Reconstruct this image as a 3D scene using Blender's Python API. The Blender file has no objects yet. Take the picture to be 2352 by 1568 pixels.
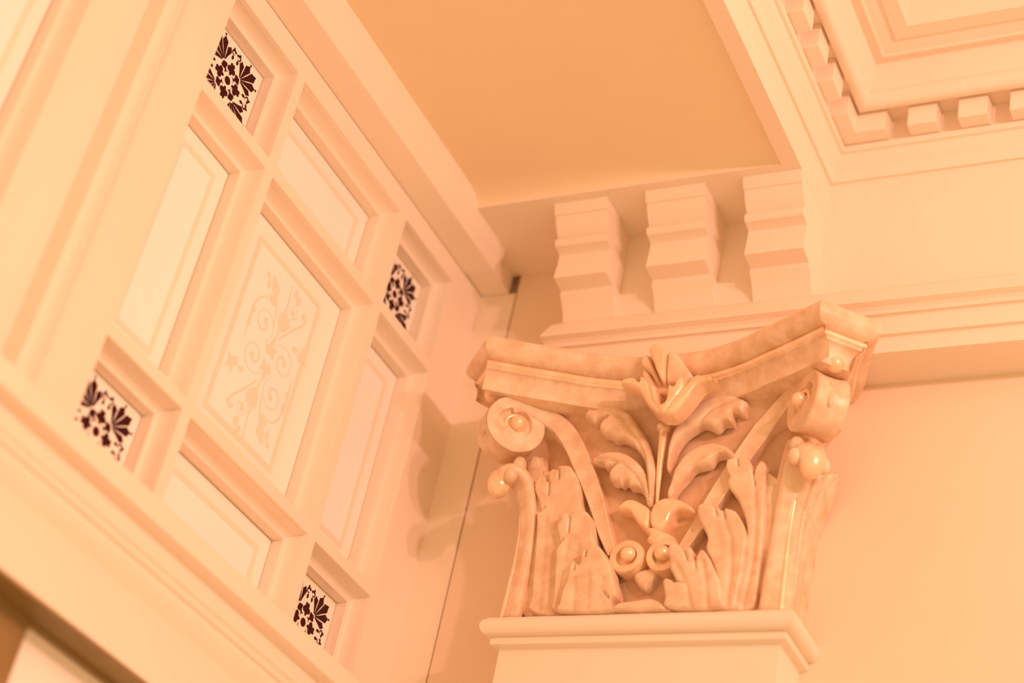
import bpy, math, random
import numpy as np
from mathutils import Vector, Matrix
from mathutils.geometry import delaunay_2d_cdt

# ---------------------------------------------------------------- camera, world, lights, exposure
scene = bpy.context.scene
COL = scene.collection
ZC = 1.60                                   # camera height above the floor
cam_data = bpy.data.cameras.new('camera')
cam = bpy.data.objects.new('camera', cam_data)
COL.objects.link(cam)
# columns: world X, Y, Z in camera axes (x right, y down, z forward)
RC = ((0.89049285, 0.41455894, 0.187519), (-0.0940887, 0.57100274, -0.81553859), (-0.44516268, 0.70858786, 0.54747917))
cam.matrix_world = Matrix(((RC[0][0], -RC[1][0], -RC[2][0], 0.0),
                           (RC[0][1], -RC[1][1], -RC[2][1], 0.0),
                           (RC[0][2], -RC[1][2], -RC[2][2], ZC),
                           (0, 0, 0, 1)))
cam_data.sensor_fit = 'HORIZONTAL'
cam_data.sensor_width = 36.0
cam_data.lens = 36.0 * 4068.2257 / 2352.0
cam_data.clip_start = 0.05
cam_data.dof.use_dof = True
cam_data.dof.focus_distance = 3.16
cam_data.dof.aperture_fstop = 1.35
scene.camera = cam

world = bpy.data.worlds.new('room_ambience')
scene.world = world
world.use_nodes = True
bg = world.node_tree.nodes['Background']
bg.inputs['Color'].default_value = (1.0, 0.605, 0.268, 1)
bg.inputs['Strength'].default_value = 0.62

def lamp(name, loc, power, colour, radius):
    d = bpy.data.lights.new(name, 'POINT')
    d.energy = power
    d.color = colour
    d.shadow_soft_size = radius
    o = bpy.data.objects.new(name, d)
    COL.objects.link(o)
    o.location = loc
    return o
lamp('chandelier_bulb', (1.30, 0.46, 3.62), 77.0, (1.0, 0.50, 0.425), 0.065)
lamp('chandelier_bulb', (1.30, 0.96, 3.62), 45.0, (1.0, 0.50, 0.425), 0.065)

scene.cycles.max_bounces = 14
scene.cycles.diffuse_bounces = 9
scene.view_settings.view_transform = 'Standard'
scene.view_settings.look = 'None'
scene.view_settings.gamma = 1.0
scene.view_settings.use_curve_mapping = False
scene.view_settings.exposure = 0.62

# ---------------------------------------------------------------- materials
def material(name, base, rough=0.5, spec=0.5, metal=0.0, mottle=0.0, mottle_scale=18.0, bump=0.0, bump_scale=120.0, dark=None, coat=0.0, stretch=None):
    m = bpy.data.materials.new(name)
    m.use_nodes = True
    nt = m.node_tree
    b = nt.nodes['Principled BSDF']
    b.inputs['Base Color'].default_value = (*base, 1)
    b.inputs['Roughness'].default_value = rough
    b.inputs['Specular IOR Level'].default_value = spec
    b.inputs['Metallic'].default_value = metal
    b.inputs['Coat Weight'].default_value = coat
    tc = nt.nodes.new('ShaderNodeTexCoord')
    src = tc.outputs['Object']
    if stretch:
        mp = nt.nodes.new('ShaderNodeMapping')
        mp.inputs['Scale'].default_value = stretch
        nt.links.new(src, mp.inputs['Vector'])
        src = mp.outputs['Vector']
    if mottle > 0:
        n = nt.nodes.new('ShaderNodeTexNoise')
        n.inputs['Scale'].default_value = mottle_scale
        n.inputs['Detail'].default_value = 5.0
        n.inputs['Roughness'].default_value = 0.6
        nt.links.new(src, n.inputs['Vector'])
        ramp = nt.nodes.new('ShaderNodeValToRGB')
        ramp.color_ramp.elements[0].position = 0.36
        ramp.color_ramp.elements[1].position = 0.64
        d = dark if dark else tuple(c * (1 - mottle) for c in base)
        ramp.color_ramp.elements[0].color = (*d, 1)
        ramp.color_ramp.elements[1].color = (*base, 1)
        nt.links.new(n.outputs['Fac'], ramp.inputs['Fac'])
        nt.links.new(ramp.outputs['Color'], b.inputs['Base Color'])
    if bump > 0:
        n2 = nt.nodes.new('ShaderNodeTexNoise')
        n2.inputs['Scale'].default_value = bump_scale
        n2.inputs['Detail'].default_value = 4.0
        nt.links.new(src, n2.inputs['Vector'])
        bp = nt.nodes.new('ShaderNodeBump')
        bp.inputs['Strength'].default_value = bump
        bp.inputs['Distance'].default_value = 0.002
        nt.links.new(n2.outputs['Fac'], bp.inputs['Height'])
        nt.links.new(bp.outputs['Normal'], b.inputs['Normal'])
    return m

PAINT = material('cream_gloss_paint', (0.87, 0.77, 0.66), rough=0.42, spec=0.35, mottle=0.02, mottle_scale=6, bump=0.05, bump_scale=40)
WALLPAINT = material('cream_matt_paint', (0.85, 0.71, 0.57), rough=0.55, spec=0.3, mottle=0.02, mottle_scale=5, bump=0.06, bump_scale=60)
SOFFIT = material('ceiling_matt_paint', (0.87, 0.745, 0.545), rough=0.7, spec=0.2, mottle=0.02, mottle_scale=4, bump=0.05, bump_scale=90)
SASHPAINT = material('window_gloss_paint', (0.89, 0.80, 0.70), rough=0.38, spec=0.4, mottle=0.015, mottle_scale=6, bump=0.03, bump_scale=30)
PLASTER = material('glazed_plaster', (0.85, 0.67, 0.51), rough=0.34, spec=0.5, mottle=0.2, mottle_scale=30, bump=0.12, bump_scale=60, dark=(0.71, 0.49, 0.33))
GROUND = material('glazed_ground', (0.76, 0.53, 0.37), rough=0.42, spec=0.45, mottle=0.2, mottle_scale=16, bump=0.12, bump_scale=60, dark=(0.63, 0.40, 0.25))
GILT = material('worn_gilding', (0.95, 0.75, 0.54), rough=0.24, spec=0.7, metal=0.22, mottle=0.2, mottle_scale=30, bump=0.12, bump_scale=70, dark=(0.86, 0.60, 0.40))
OPAL = material('opal_glass', (0.94, 0.91, 0.88), rough=0.16, spec=0.5)
ETCH = material('etched_line', (0.915, 0.79, 0.70), rough=0.35, spec=0.4)
FROST = material('frosted_glass', (0.96, 0.94, 0.96), rough=0.25, spec=0.5)
RUBY = material('ruby_stain', (0.040, 0.002, 0.003), rough=0.45, spec=0.15)
SHADE_OLIVE = material('olive_painted_shade', (0.30, 0.20, 0.075), rough=0.5, spec=0.4, mottle=0.2, mottle_scale=8)  # shade of the lower reveal and transom underside, put into the colour

# ---------------------------------------------------------------- helpers (z is given relative to the camera height)
def new_obj(name, verts, faces, mat, parent=None, smooth=False, angle=None):
    me = bpy.data.meshes.new(name)
    off = Vector((0, 0, 0))
    root = parent
    while root is not None and root.parent is not None:
        root = root.parent
    if root is not None and root.type == 'EMPTY':
        off = Vector(root.location)
    me.from_pydata([(v[0] - off.x, v[1] - off.y, v[2] + ZC - off.z) for v in verts], [], faces)
    me.materials.append(mat)
    me.validate()
    import bmesh
    bm = bmesh.new()
    bm.from_mesh(me)
    bmesh.ops.recalc_face_normals(bm, faces=bm.faces)
    if angle is not None:
        for e in bm.edges:
            if len(e.link_faces) == 2 and e.calc_face_angle(0) > math.radians(angle):
                e.smooth = False
    bm.to_mesh(me)
    bm.free()
    if smooth or angle is not None:
        me.polygons.foreach_set('use_smooth', [True] * len(me.polygons))
    me.update()
    o = bpy.data.objects.new(name, me)
    COL.objects.link(o)
    if parent is not None:
        o.parent = parent
    return o

def root_at(name, loc):
    o = bpy.data.objects.new(name, None)
    o.empty_display_size = 0.05
    COL.objects.link(o)
    o.location = (loc[0], loc[1], loc[2] + ZC)
    return o

def tag(o, label, cat=None, group=None, kind=None):
    o['label'] = label
    if cat:
        o['category'] = cat
    if group:
        o['group'] = group
    if kind:
        o['kind'] = kind
    return o

def boxes(*bs):
    V, F = [], []
    for (x0, x1, y0, y1, z0, z1) in bs:
        n = len(V)
        V += [(x0, y0, z0), (x1, y0, z0), (x1, y1, z0), (x0, y1, z0), (x0, y0, z1), (x1, y0, z1), (x1, y1, z1), (x0, y1, z1)]
        F += [tuple(n + i for i in f) for f in ((0, 3, 2, 1), (4, 5, 6, 7), (0, 1, 5, 4), (1, 2, 6, 5), (2, 3, 7, 6), (3, 0, 4, 7))]
    return V, F

def bevel_box(x0, x1, y0, y1, z0, z1, b):
    """box with its eight corners cut so that every edge is softened"""
    import bmesh
    V, F = boxes((x0, x1, y0, y1, z0, z1))
    bm = bmesh.new()
    vs = [bm.verts.new(v) for v in V]
    for f in F:
        bm.faces.new([vs[i] for i in f])
    bmesh.ops.bevel(bm, geom=list(bm.edges), offset=b, segments=2, affect='EDGES', profile=0.6)
    bm.verts.ensure_lookup_table()
    for i, v in enumerate(bm.verts):
        v.index = i
    V = [tuple(v.co) for v in bm.verts]
    F = [tuple(v.index for v in f.verts) for f in bm.faces]
    bm.free()
    return V, F

def loft(sections, closed_u=False, closed_v=False, caps=True):
    """quads between successive sections (each a list of points)"""
    V, F = [], []
    m, n = len(sections), len(sections[0])
    for s in sections:
        V += [tuple(p) for p in s]
    for i in range(m if closed_u else m - 1):
        for j in range(n if closed_v else n - 1):
            a, b = i, (i + 1) % m
            c, d = j, (j + 1) % n
            F.append((a * n + c, a * n + d, b * n + d, b * n + c))
    if caps and not closed_u and closed_v:
        F.append(tuple(range(n)))
        F.append(tuple((m - 1) * n + j for j in range(n))[::-1])
    return V, F

def merge(*vf):
    V, F = [], []
    for v, f in vf:
        n = len(V)
        V += v
        F += [tuple(i + n for i in q) for q in f]
    return V, F

def curve_pts(pts, n, closed=False):
    """Catmull-Rom through pts, n samples per span"""
    P = [np.array(p, float) for p in pts]
    k = len(P)
    out = []
    for i in range(k if closed else k - 1):
        p0 = P[(i - 1) % k] if closed or i > 0 else 2 * P[0] - P[1]
        p1, p2 = P[i], P[(i + 1) % k]
        p3 = P[(i + 2) % k] if closed or i + 2 < k else 2 * P[-1] - P[-2]
        for j in range(n):
            t = j / n
            out.append(0.5 * ((2 * p1) + (-p0 + p2) * t + (2 * p0 - 5 * p1 + 4 * p2 - p3) * t * t + (-p0 + 3 * p1 - 3 * p2 + p3) * t ** 3))
    if not closed:
        out.append(P[-1])
    return out

def sphere(c, r, sc=(1, 1, 1), n=18, m=12):
    V, F = [], []
    for i in range(m + 1):
        th = math.pi * i / m
        for j in range(n):
            ph = 2 * math.pi * j / n
            V.append((c[0] + sc[0] * r * math.sin(th) * math.cos(ph), c[1] + sc[1] * r * math.sin(th) * math.sin(ph), c[2] + sc[2] * r * math.cos(th)))
    for i in range(m):
        for j in range(n):
            F.append((i * n + j, i * n + (j + 1) % n, (i + 1) * n + (j + 1) % n, (i + 1) * n + j))
    return V, F

TRACE = {
 'lobe4': (2.468, 0.12, [(-1367,50),(-1381,222),(-1365,395),(-1317,567),(-1295,702),(-1286,858),(-1258,955),(-1201,982),(-1147,930),(-1109,906),(-1083,938),(-1080,1065),(-1042,1161),(-990,1188),(-946,1157),(-908,1224),(-828,1234),(-733,1196),(-662,1115),(-599,1005),(-527,905),(-472,787),(-436,651),(-382,535),(-335,419),(-337,324),(-391,278),(-424,232),(-405,156),(-418,24)]),
 'lobe3': (2.478, 0.06, [(-1523,106),(-1577,425),(-1624,829),(-1671,1239),(-1667,1342),(-1624,1392),(-1663,1570),(-1726,1718),(-1719,1781),(-1656,1840),(-1643,1955),(-1597,1994),(-1529,1959),(-1476,1889),(-1448,1976),(-1380,2003),(-1278,2012),(-1169,1981),(-1083,1893),(-1037,1765),(-997,1598),(-935,1390),(-906,1307),(-851,1101),(-830,699),(-816,86)]),
 'lobe2': (2.488, 0.05, [(-2019,160),(-2069,495),(-2111,905),(-2162,1427),(-2210,1851),(-2252,2109),(-2190,2181),(-2284,2413),(-2366,2570),(-2372,2723),(-2313,2818),(-2243,2851),(-2158,2797),(-2112,2717),(-2108,2881),(-2036,2964),(-1940,2940),(-1937,3012),(-1832,3020),(-1710,2996),(-1633,2914),(-1558,2778),(-1494,2644),(-1448,2490),(-1413,2338),(-1325,2120),(-1266,2011),(-1227,1383),(-1270,149)]),
 'lobe1': (2.497, 0.04, [(-2278,214),(-2341,656),(-2398,1073),(-2450,1497),(-2526,1928),(-2601,2236),(-2606,2586),(-2624,2920),(-2639,3144),(-2629,3301),(-2563,3363),(-2483,3346),(-2416,3274),(-2386,3171),(-2312,3121),(-2274,3029),(-2095,2994),(-2016,2549),(-2176,2125),(-2167,1483),(-1975,205)]),
 'helix_u': (2.487, 0.03, [(-1644,4125),(-1519,4332),(-1223,4315),(-910,4225),(-692,4060),(-495,3783),(-345,3577),(-88,2969),(-53,2611),(-47,2224),(-97,2227),(-194,2718),(-309,3102),(-543,3410),(-638,3473),(-790,3567),(-964,3572),(-1094,3675),(-1214,3713),(-1299,3832),(-1258,3988),(-1150,4082),(-1312,4044),(-1412,3957),(-1499,3999)]),
 'helix_l': (2.487, 0.03, [(-1325,3164),(-1195,3277),(-991,3317),(-757,3288),(-552,3173),(-362,3006),(-233,2823),(-145,2602),(-92,2384),(-73,2171),(-117,2195),(-183,2348),(-284,2482),(-394,2536),(-503,2550),(-543,2639),(-617,2655),(-672,2611),(-742,2659),(-847,2670),(-920,2740),(-945,2829),(-912,2947),(-843,3041),(-983,3000),(-1068,3009),(-1104,3077),(-1211,3116)]),
 'helix_ru': (2.487, 0.03, [(166,2871),(144,3179),(156,3436),(210,3673),(301,3889),(432,4065),(589,4183),(782,4278),(998,4324),(1202,4314),(1340,4283),(1484,4194),(1547,4114),(1498,3924),(1450,3910),(1361,3954),(1281,3952),(1301,3821),(1326,3708),(1252,3742),(1133,3752),(1037,3650),(963,3638),(852,3712),(713,3746),(587,3669),(417,3535),(305,3350),(253,3171),(235,2866)]),
 'helix_rl': (2.487, 0.03, [(246,2358),(290,2588),(311,2802),(389,2978),(518,3151),(672,3267),(833,3327),(1016,3340),(1188,3290),(1332,3197),(1394,3084),(1318,3036),(1211,3098),(1065,3073),(982,2935),(837,2891),(676,2849),(535,2643),(407,2473),(313,2301)]),
 'petal_c': (2.425, 0, [(-312,5118),(-279,5194),(-217,5247),(-147,5249),(-66,5180),(19,5081),(57,5018),(67,4878),(83,4680),(107,4444),(63,4390),(-2,4474),(-100,4660),(-217,4909)]),
 'petal_l': (2.43, 0, [(-341,5066),(-421,5069),(-472,5001),(-463,4871),(-392,4774),(-314,4726),(-209,4617),(-97,4459),(-12,4411),(-95,4615),(-221,4864)]),
 'petal_r': (2.43, 0, [(62,5081),(156,5091),(276,4988),(374,4850),(483,4691),(590,4534),(545,4433),(435,4367),(211,4370),(117,4418),(76,4695),(55,4953)]),
 'petal_ll': (2.435, 0, [(-431,4842),(-428,4683),(-395,4562),(-251,4430),(-83,4355),(-181,4540),(-319,4751)]),
 'cup': (2.415, 0, [(-723,4363),(-641,4449),(-539,4472),(-440,4456),(-343,4345),(-348,4452),(-294,4476),(-205,4408),(-105,4321),(-5,4233),(45,4113),(110,3916),(177,3830),(243,3903),(246,4055),(243,4209),(287,4239),(361,4197),(386,4319),(469,4398),(525,4363),(572,4176),(634,4256),(699,4336),(791,4399),(917,4342),(1038,4320),(1165,4250),(963,4255),(838,4188),(755,4053),(674,3910),(577,3768),(475,3655),(382,3598),(210,3613),(62,3693),(-78,3819),(-187,3963),(-303,4147),(-405,4244),(-535,4286)]),
 'calyx_l': (2.484, 0, [(-678,2128),(-581,2278),(-417,2319),(-206,2218),(-26,2054),(1,1757),(-84,1686),(-239,1821),(-360,1971),(-449,2073),(-575,2096)]),
 'calyx_r': (2.484, 0, [(-26,2054),(37,2204),(213,2306),(457,2265),(686,2148),(777,2006),(537,2041),(414,1977),(349,1778),(240,1654),(70,1678),(-15,1859)]),
 'knot': (2.482, 0, [(-88,1675),(72,1717),(249,1642),(479,1520),(568,1391),(353,1427),(178,1336),(-4,1444),(24,1568)]),
 'tongue': (2.492, 0, [(-203,814),(11,953),(255,894),(78,526)]),
 'scallop': (2.474, 0, [(-427,49),(-371,134),(-244,211),(54,245),(328,265),(517,173),(607,90),(640,18)]),
 'rlobe4': (2.468, 0.12, [(647,63),(576,261),(535,420),(513,520),(546,588),(634,575),(721,516),(737,551),(663,683),(601,795),(601,895),(544,1048),(584,1158),(683,1183),(790,1128),(853,1061),(911,1133),(996,1079),(1029,947),(1060,900),(1087,975),(1138,1062),(1209,1049),(1312,906),(1385,764),(1478,603),(1557,425),(1580,230),(1578,27)]),
 'rlobe3': (2.478, 0.06, [(1448,82),(1442,493),(1371,780),(1268,989),(1166,1180),(1174,1377),(1095,1539),(993,1713),(940,1875),(992,1989),(1114,1997),(1242,1936),(1283,1968),(1392,1864),(1469,1898),(1636,1836),(1752,1672),(1829,1501),(1870,1292),(1872,984),(1864,680),(1826,379),(1790,72)]),
 'rlobe2': (2.488, 0.05, [(1701,125),(1822,635),(1837,1147),(1809,1607),(1720,1887),(1579,2173),(1425,2377),(1375,2521),(1409,2584),(1333,2754),(1348,2896),(1477,2931),(1619,2947),(1748,2878),(1819,2742),(1845,2620),(1880,2738),(1974,2844),(2058,2769),(2081,2615),(2088,2291),(2093,2077),(2118,1549),(2127,1134),(2116,624),(2080,114)]),
 'rlobe1': (2.497, 0.04, [(1957,164),(2066,984),(2061,1611),(2056,2143),(2040,2403),(2032,2687),(2178,2622),(2331,2492),(2516,2308),(2528,2072),(2495,1588),(2437,969),(2286,154)]),
}
RIGHT_VEINS = {'rlobe4':([[(741,810),(934,485),(1054,71)],[(1200,831),(1293,473),(1350,62)]],[[(1057,926),(1089,736)],[(729,532),(871,517)],[(852,1075),(924,892)]]),'rlobe3':([[(1426,1731),(1583,1389),(1655,891),(1661,105)]],[[(1260,1963),(1323,1758)],[(1420,1884),(1467,1729)]]),'rlobe2':([[(1881,2369),(1961,1767),(1987,935),(1893,150)]],[[(1842,2653),(1886,2412)],[(1538,2937),(1567,2760)]]),'rlobe1':([[(2241,2390),(2279,1599),(2223,978),(2109,189)],[(2097,2033),(2143,1188),(2071,191)]],[])}
# ---------------------------------------------------------------- the room shell
YW = 2.60                                    # back wall
o = new_obj('wall_back', *boxes((-1.6475, 2.2, YW, YW + 0.12, -1.6, 2.9), (-1.93, -1.6476, 2.6305, YW + 0.12, -1.6, 2.9)), WALLPAINT)
tag(o, 'plain cream back wall behind the gilded pilaster', kind='structure')
o = new_obj('wall_left', *boxes((-2.06, -1.92, -0.6, YW + 0.12, -1.6, 2.9)), WALLPAINT)
tag(o, 'cream side wall carrying the leaded window casing', kind='structure')

# entablature: architrave and frieze along the back wall
XE = -1.484                                  # left end of the entablature
XB = -0.963                                  # right face of the ceiling beam
YF = 2.55                                    # frieze to the right of the beam
ent = tag(root_at('trim_1', (XE, YW, 1.822)), 'cream entablature of stepped fascias running along the back wall over the capital', kind='structure')
arch = [(2.5030, 1.822), (2.5030, 1.8535), (2.5018, 1.8550), (2.4950, 1.8560), (2.4945, 1.8575), (2.4940, 1.8925), (2.4925, 1.8945), (2.4860, 1.8952),
        (2.4852, 1.8975), (2.4835, 1.9020), (2.4790, 1.9070), (2.4715, 1.9105), (2.4685, 1.9120), (2.4680, 1.9150), (2.4930, 1.9560), (2.5220, 1.9830), (2.60, 1.9830), (2.60, 1.822)]
def end_shift(y):
    return -0.006 * max(0.0, (2.503 - y) / 0.035)
secA = [(XE + end_shift(y), y, z) for y, z in arch]
secB = [(2.2, y, z) for y, z in arch]
new_obj('architrave', *loft([secA, secB], closed_v=True), PAINT, ent)
new_obj('frieze', *boxes((XB - 0.02, 2.2, YF, YW + 0.01, 1.96, 2.60)), PAINT, ent)
new_obj('bracket_recess', *boxes((-1.470, XB - 0.004, 2.522, YW + 0.01, 1.96, 2.20)), PAINT, ent)

# ceiling beam with a sunk soffit panel, carried by three brackets
beam = tag(root_at('ceiling_beam', (-1.30, 2.40, 2.183)), 'broad cream ceiling beam with a sunk flat soffit panel, ending above three brackets', 'beam')
Z1 = 2.183
Yn = -0.6
V1 = boxes((-0.9975, XB, Yn, 2.60, Z1, 2.50), (-1.76, -0.9975, 2.372, 2.60, Z1, 2.50))
new_obj('border', *V1, PAINT, beam)
cove = []
for k in range(9):
    t = k / 8 * math.pi / 2
    cove.append((2.372 - 0.062 * (1 - math.cos(t)), Z1 + 0.006 + 0.022 * math.sin(t)))
cove = [(2.386, Z1 + 0.0060)] + cove
pts = [(y, z) for y, z in cove] + [(Yn, Z1 + 0.028), (Yn, Z1 + 0.06), (2.386, Z1 + 0.06)]
new_obj('soffit_panel', *loft([[(-1.76, y, z) for y, z in pts], [(-0.9900, y, z) for y, z in pts]], closed_v=True), SOFFIT, beam, angle=40)

# dentil cornice round the coffer: one run on the beam, one on the frieze
corn = tag(root_at('trim_2', (XB, YF, 2.274)), 'cream dentil cornice turning the corner of the ceiling coffer', kind='structure')
prof = [(-0.02, 2.2720), (0.0060, 2.2720), (0.0068, 2.2800)]
for k in range(9):                                           # cyma
    t = k / 8
    prof.append((0.0075 + 0.0160 * (t - math.sin(2 * math.pi * t) / (2 * math.pi) * 0.9), 2.2820 + 0.0400 * t))
prof += [(0.0238, 2.3265), (0.0300, 2.3275), (0.0318, 2.3300), (0.0318, 2.3400), (0.0260, 2.3410), (0.0240, 2.3460), (0.0240, 2.4000), (0.0660, 2.4000), (0.0668, 2.3940)]
for k in range(11):                                          # roll
    t = math.radians(-150 + 200 * k / 10)
    prof.append((0.0790 + 0.0165 * math.cos(t), 2.4050 + 0.0215 * math.sin(t)))
prof += [(0.0900, 2.4260), (0.0925, 2.4300), (0.0930, 2.4360), (0.0945, 2.4480), (0.0985, 2.4600), (0.1040, 2.4700), (0.1045, 2.4765), (0.1170, 2.4770)]
for k in range(7):
    t = math.pi + math.pi * k / 6
    prof.append((0.1225 + 0.0050 * math.cos(t), 2.4770 + 0.0045 * math.sin(t)))
prof += [(0.1300, 2.4775), (0.1560, 2.4860), (0.1570, 2.4810), (0.1870, 2.4810), (0.1870, 2.66), (-0.02, 2.66)]
s0 = [(XB + a, Yn, z) for a, z in prof]
s1 = [(XB + a, YF - a, z) for a, z in prof]
s2_ = [(2.2, YF - a, z) for a, z in prof]
new_obj('moulding', *loft([s0, s1, s2_], closed_v=True), PAINT, corn, angle=28)
dz0, dz1 = 2.3430, 2.4000
DF = 0.0625
first = None
def dentil(x0, x1, y0, y1):
    global first
    cx, cy = (x0 + x1) / 2, (y0 + y1) / 2
    V, F = bevel_box(x0, x1, y0, y1, dz0, dz1, 0.0018)
    d = new_obj('dentil', V, F, PAINT, corn)
    return d
# corner block (L shaped), then one dentil after another along both runs
cb = [(0.024, 0.024), (0.1205, 0.024), (0.1205, DF), (DF, DF), (DF, 0.1205), (0.024, 0.1205)]
V = [(XB + a, YF - b, dz0) for a, b in cb] + [(XB + a, YF - b, dz1) for a, b in cb]
F = [(0, 1, 2, 3, 4, 5)[::-1], (6, 7, 8, 9, 10, 11)] + [(i, (i + 1) % 6, 6 + (i + 1) % 6, 6 + i) for i in range(6)]
new_obj('dentil', V, F, PAINT, corn)
for k in range(9):
    a0 = 0.1205 + 0.0425 + k * 0.0970
    dentil(XB + a0, XB + a0 + 0.0555, YF - DF, YF - 0.02)
for k in range(10):
    a0 = 0.1205 + 0.0400 + k * 0.0940
    dentil(XB + 0.02, XB + DF, YF - a0 - 0.0550, YF - a0)
o = new_obj('ceiling', *boxes((XB + 0.17, 2.2, Yn, YF - 0.17, 2.615, 2.70)), SOFFIT)
tag(o, 'flat cream coffer ceiling inside the dentil cornice', kind='structure')

# three brackets under the beam end
bp = [(2.3925, 2.1830), (2.4035, 2.1612), (2.4060, 2.1600)]
for k in range(1, 7):
    t = k / 6
    bp.append((2.4070 + 0.0250 * t ** 1.7, 2.1600 - 0.0345 * t))
bp += [(2.4325, 2.1235)]
for k in range(7):
    t = math.radians(110 + 170 * k / 6)
    bp.append((2.4325 + 0.0095 * math.cos(t), 2.1115 + 0.0105 * math.sin(t)))
bp += [(2.4480, 2.0985), (2.4520, 2.0960), (2.4515, 2.0800), (2.4475, 2.0420), (2.4480, 2.0385), (2.4860, 2.0335), (2.4855, 2.0240), (2.4875, 2.0215), (2.4980, 2.0130), (2.5050, 2.0040), (2.5140, 1.9900), (2.5205, 1.9780)]
bp = bp + [(2.57, 1.9700), (2.57, 2.1830)]
names = ['stepped cream ceiling bracket standing next to the leaded window',
         'stepped cream ceiling bracket between two alike brackets',
         'stepped cream ceiling bracket flush with the lit side of the ceiling beam']
for (x0, x1), lab in zip(((-1.476, -1.363), (-1.279, -1.158), (-1.0785, -0.9635)), names):
    r = tag(root_at('ceiling_bracket', ((x0 + x1) / 2, 2.52, 1.978)), lab, 'bracket', 'brackets under the ceiling beam')
    A = [(x0, y, z) for y, z in bp]
    B = [(x1, y, z) for y, z in bp]
    new_obj('scroll_body', *loft([A, B], closed_v=True), PAINT, r, angle=30)
    c = 0.0012
    cap = [(x0 - c, 2.3910, 2.1826), (x0 - c, 2.4020, 2.1608), (x0 - c, 2.4700, 2.1608), (x0 - c, 2.4700, 2.1826)]
    cap2 = [(x1 + c * (-0.5 if x1 > -1 else 1), y, z) for _, y, z in cap]
    new_obj('cap_fillet', *loft([cap, cap2], closed_v=True), PAINT, r)

# ---------------------------------------------------------------- window casing on the left wall
XS = -1.73                                   # front plane of the sashes
cas = tag(root_at('trim_3', (XS, 1.5, 1.15)), 'cream window casing with deep head, back jamb, mullion and moulded transom', kind='structure')
hp = [(-1.80, 2.1330), (-1.6660, 2.1330), (-1.6625, 2.1345), (-1.6620, 2.1400), (-1.6560, 2.1480), (-1.6480, 2.1600), (-1.6450, 2.1650), (-1.6440, 2.1900), (-1.6430, 2.2400), (-1.80, 2.2400)]
new_obj('head', *loft([[(x, Yn, z) for x, z in hp], [(x, 2.512, z) for x, z in hp]], closed_v=True), SASHPAINT, cas, angle=35)
new_obj('head_return', *boxes((-1.80, -1.6655, 2.5121, 2.598, 2.1345, 2.2400)), SASHPAINT, cas)
new_obj('jamb', *bevel_box(-1.80, -1.6500, 2.5970, 2.63, -0.9, 2.1338, 0.001), SASHPAINT, cas)
mp_ = [(1.4590, -1.7800), (1.4590, -1.6960), (1.4600, -1.6925), (1.4640, -1.6910), (1.4800, -1.6910), (1.4850, -1.6925), (1.4900, -1.6960)]
for k in range(8):
    t = k / 7
    mp_.append((1.4920 + 0.0330 * t, -1.6965 - 0.0170 * (t - math.sin(2 * math.pi * t) / 7)))
mp_ += [(1.5280, -1.7180), (1.5300, -1.7300), (1.5300, -1.7800)]
new_obj('mullion', *loft([[(x, y, 1.10) for y, x in mp_], [(x, y, 2.14) for y, x in mp_]], closed_v=True), SASHPAINT, cas, angle=35)
tp = [(-1.80, 1.1500), (-1.6570, 1.1500), (-1.6562, 1.1490), (-1.6560, 1.1150), (-1.6566, 1.1142), (-1.6760, 1.1140), (-1.6800, 1.1110)]
for k in range(7):                                           # cavetto
    t = k / 6 * math.pi / 2
    tp.append((-1.6810 + 0.0160 * (1 - math.cos(t)), 1.1080 - 0.0300 * math.sin(t)))
tp += [(-1.6645, 1.0700), (-1.6665, 1.0690), (-1.6668, 1.0670)]
for k in range(7):                                           # bead
    t = k / 6 * math.pi
    tp.append((-1.6690 + 0.0060 * math.sin(t), 1.0655 - 0.0070 + 0.0070 * math.cos(t)))
tp += [(-1.6695, 1.0505)]
for k in range(7):
    t = k / 6
    tp.append((-1.6690 - 0.0140 * t ** 1.5, 1.0490 - 0.0330 * t))
tp += [(-1.6850, 1.0120), (-1.6853, 0.9190), (-1.6865, 0.9178), (-1.80, 0.9178)]
new_obj('transom', *loft([[(x, Yn, z) for x, z in tp], [(x, 2.5968, z) for x, z in tp]], closed_v=True), SASHPAINT, cas, angle=32)

# ---------------------------------------------------------------- leaded window: nine panes in a moulded sash
YV = [1.632, 1.839, 1.863, 2.243, 2.267, 2.476]
ZH = [2.085, 1.881, 1.858, 1.3785, 1.356, 1.149]
XG = -1.787

def strokes(items, x, th=0.0006):
    """flat painted shapes on the glass: closed polygons and stroked lines in (y, z)"""
    V, F = [], []
    for kind, pts, w in items:
        n = len(V)
        if kind == 'poly':
            V += [(x, p[0], p[1]) for p in pts]
            F.append(tuple(range(n, n + len(pts))))
        else:
            P = [np.array(p[:2], float) for p in pts]
            W = w if isinstance(w, (list, tuple)) else [w] * len(P)
            for i, p in enumerate(P):
                d = P[min(i + 1, len(P) - 1)] - P[max(i - 1, 0)]
                d = d / (np.linalg.norm(d) + 1e-12)
                q = np.array((-d[1], d[0])) * W[i] * 0.5
                V.append((x, *(p + q)))
                V.append((x, *(p - q)))
            for i in range(len(P) - 1):
                a = n + 2 * i
                F.append((a, a + 1, a + 3, a + 2))
    return V, F

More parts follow.
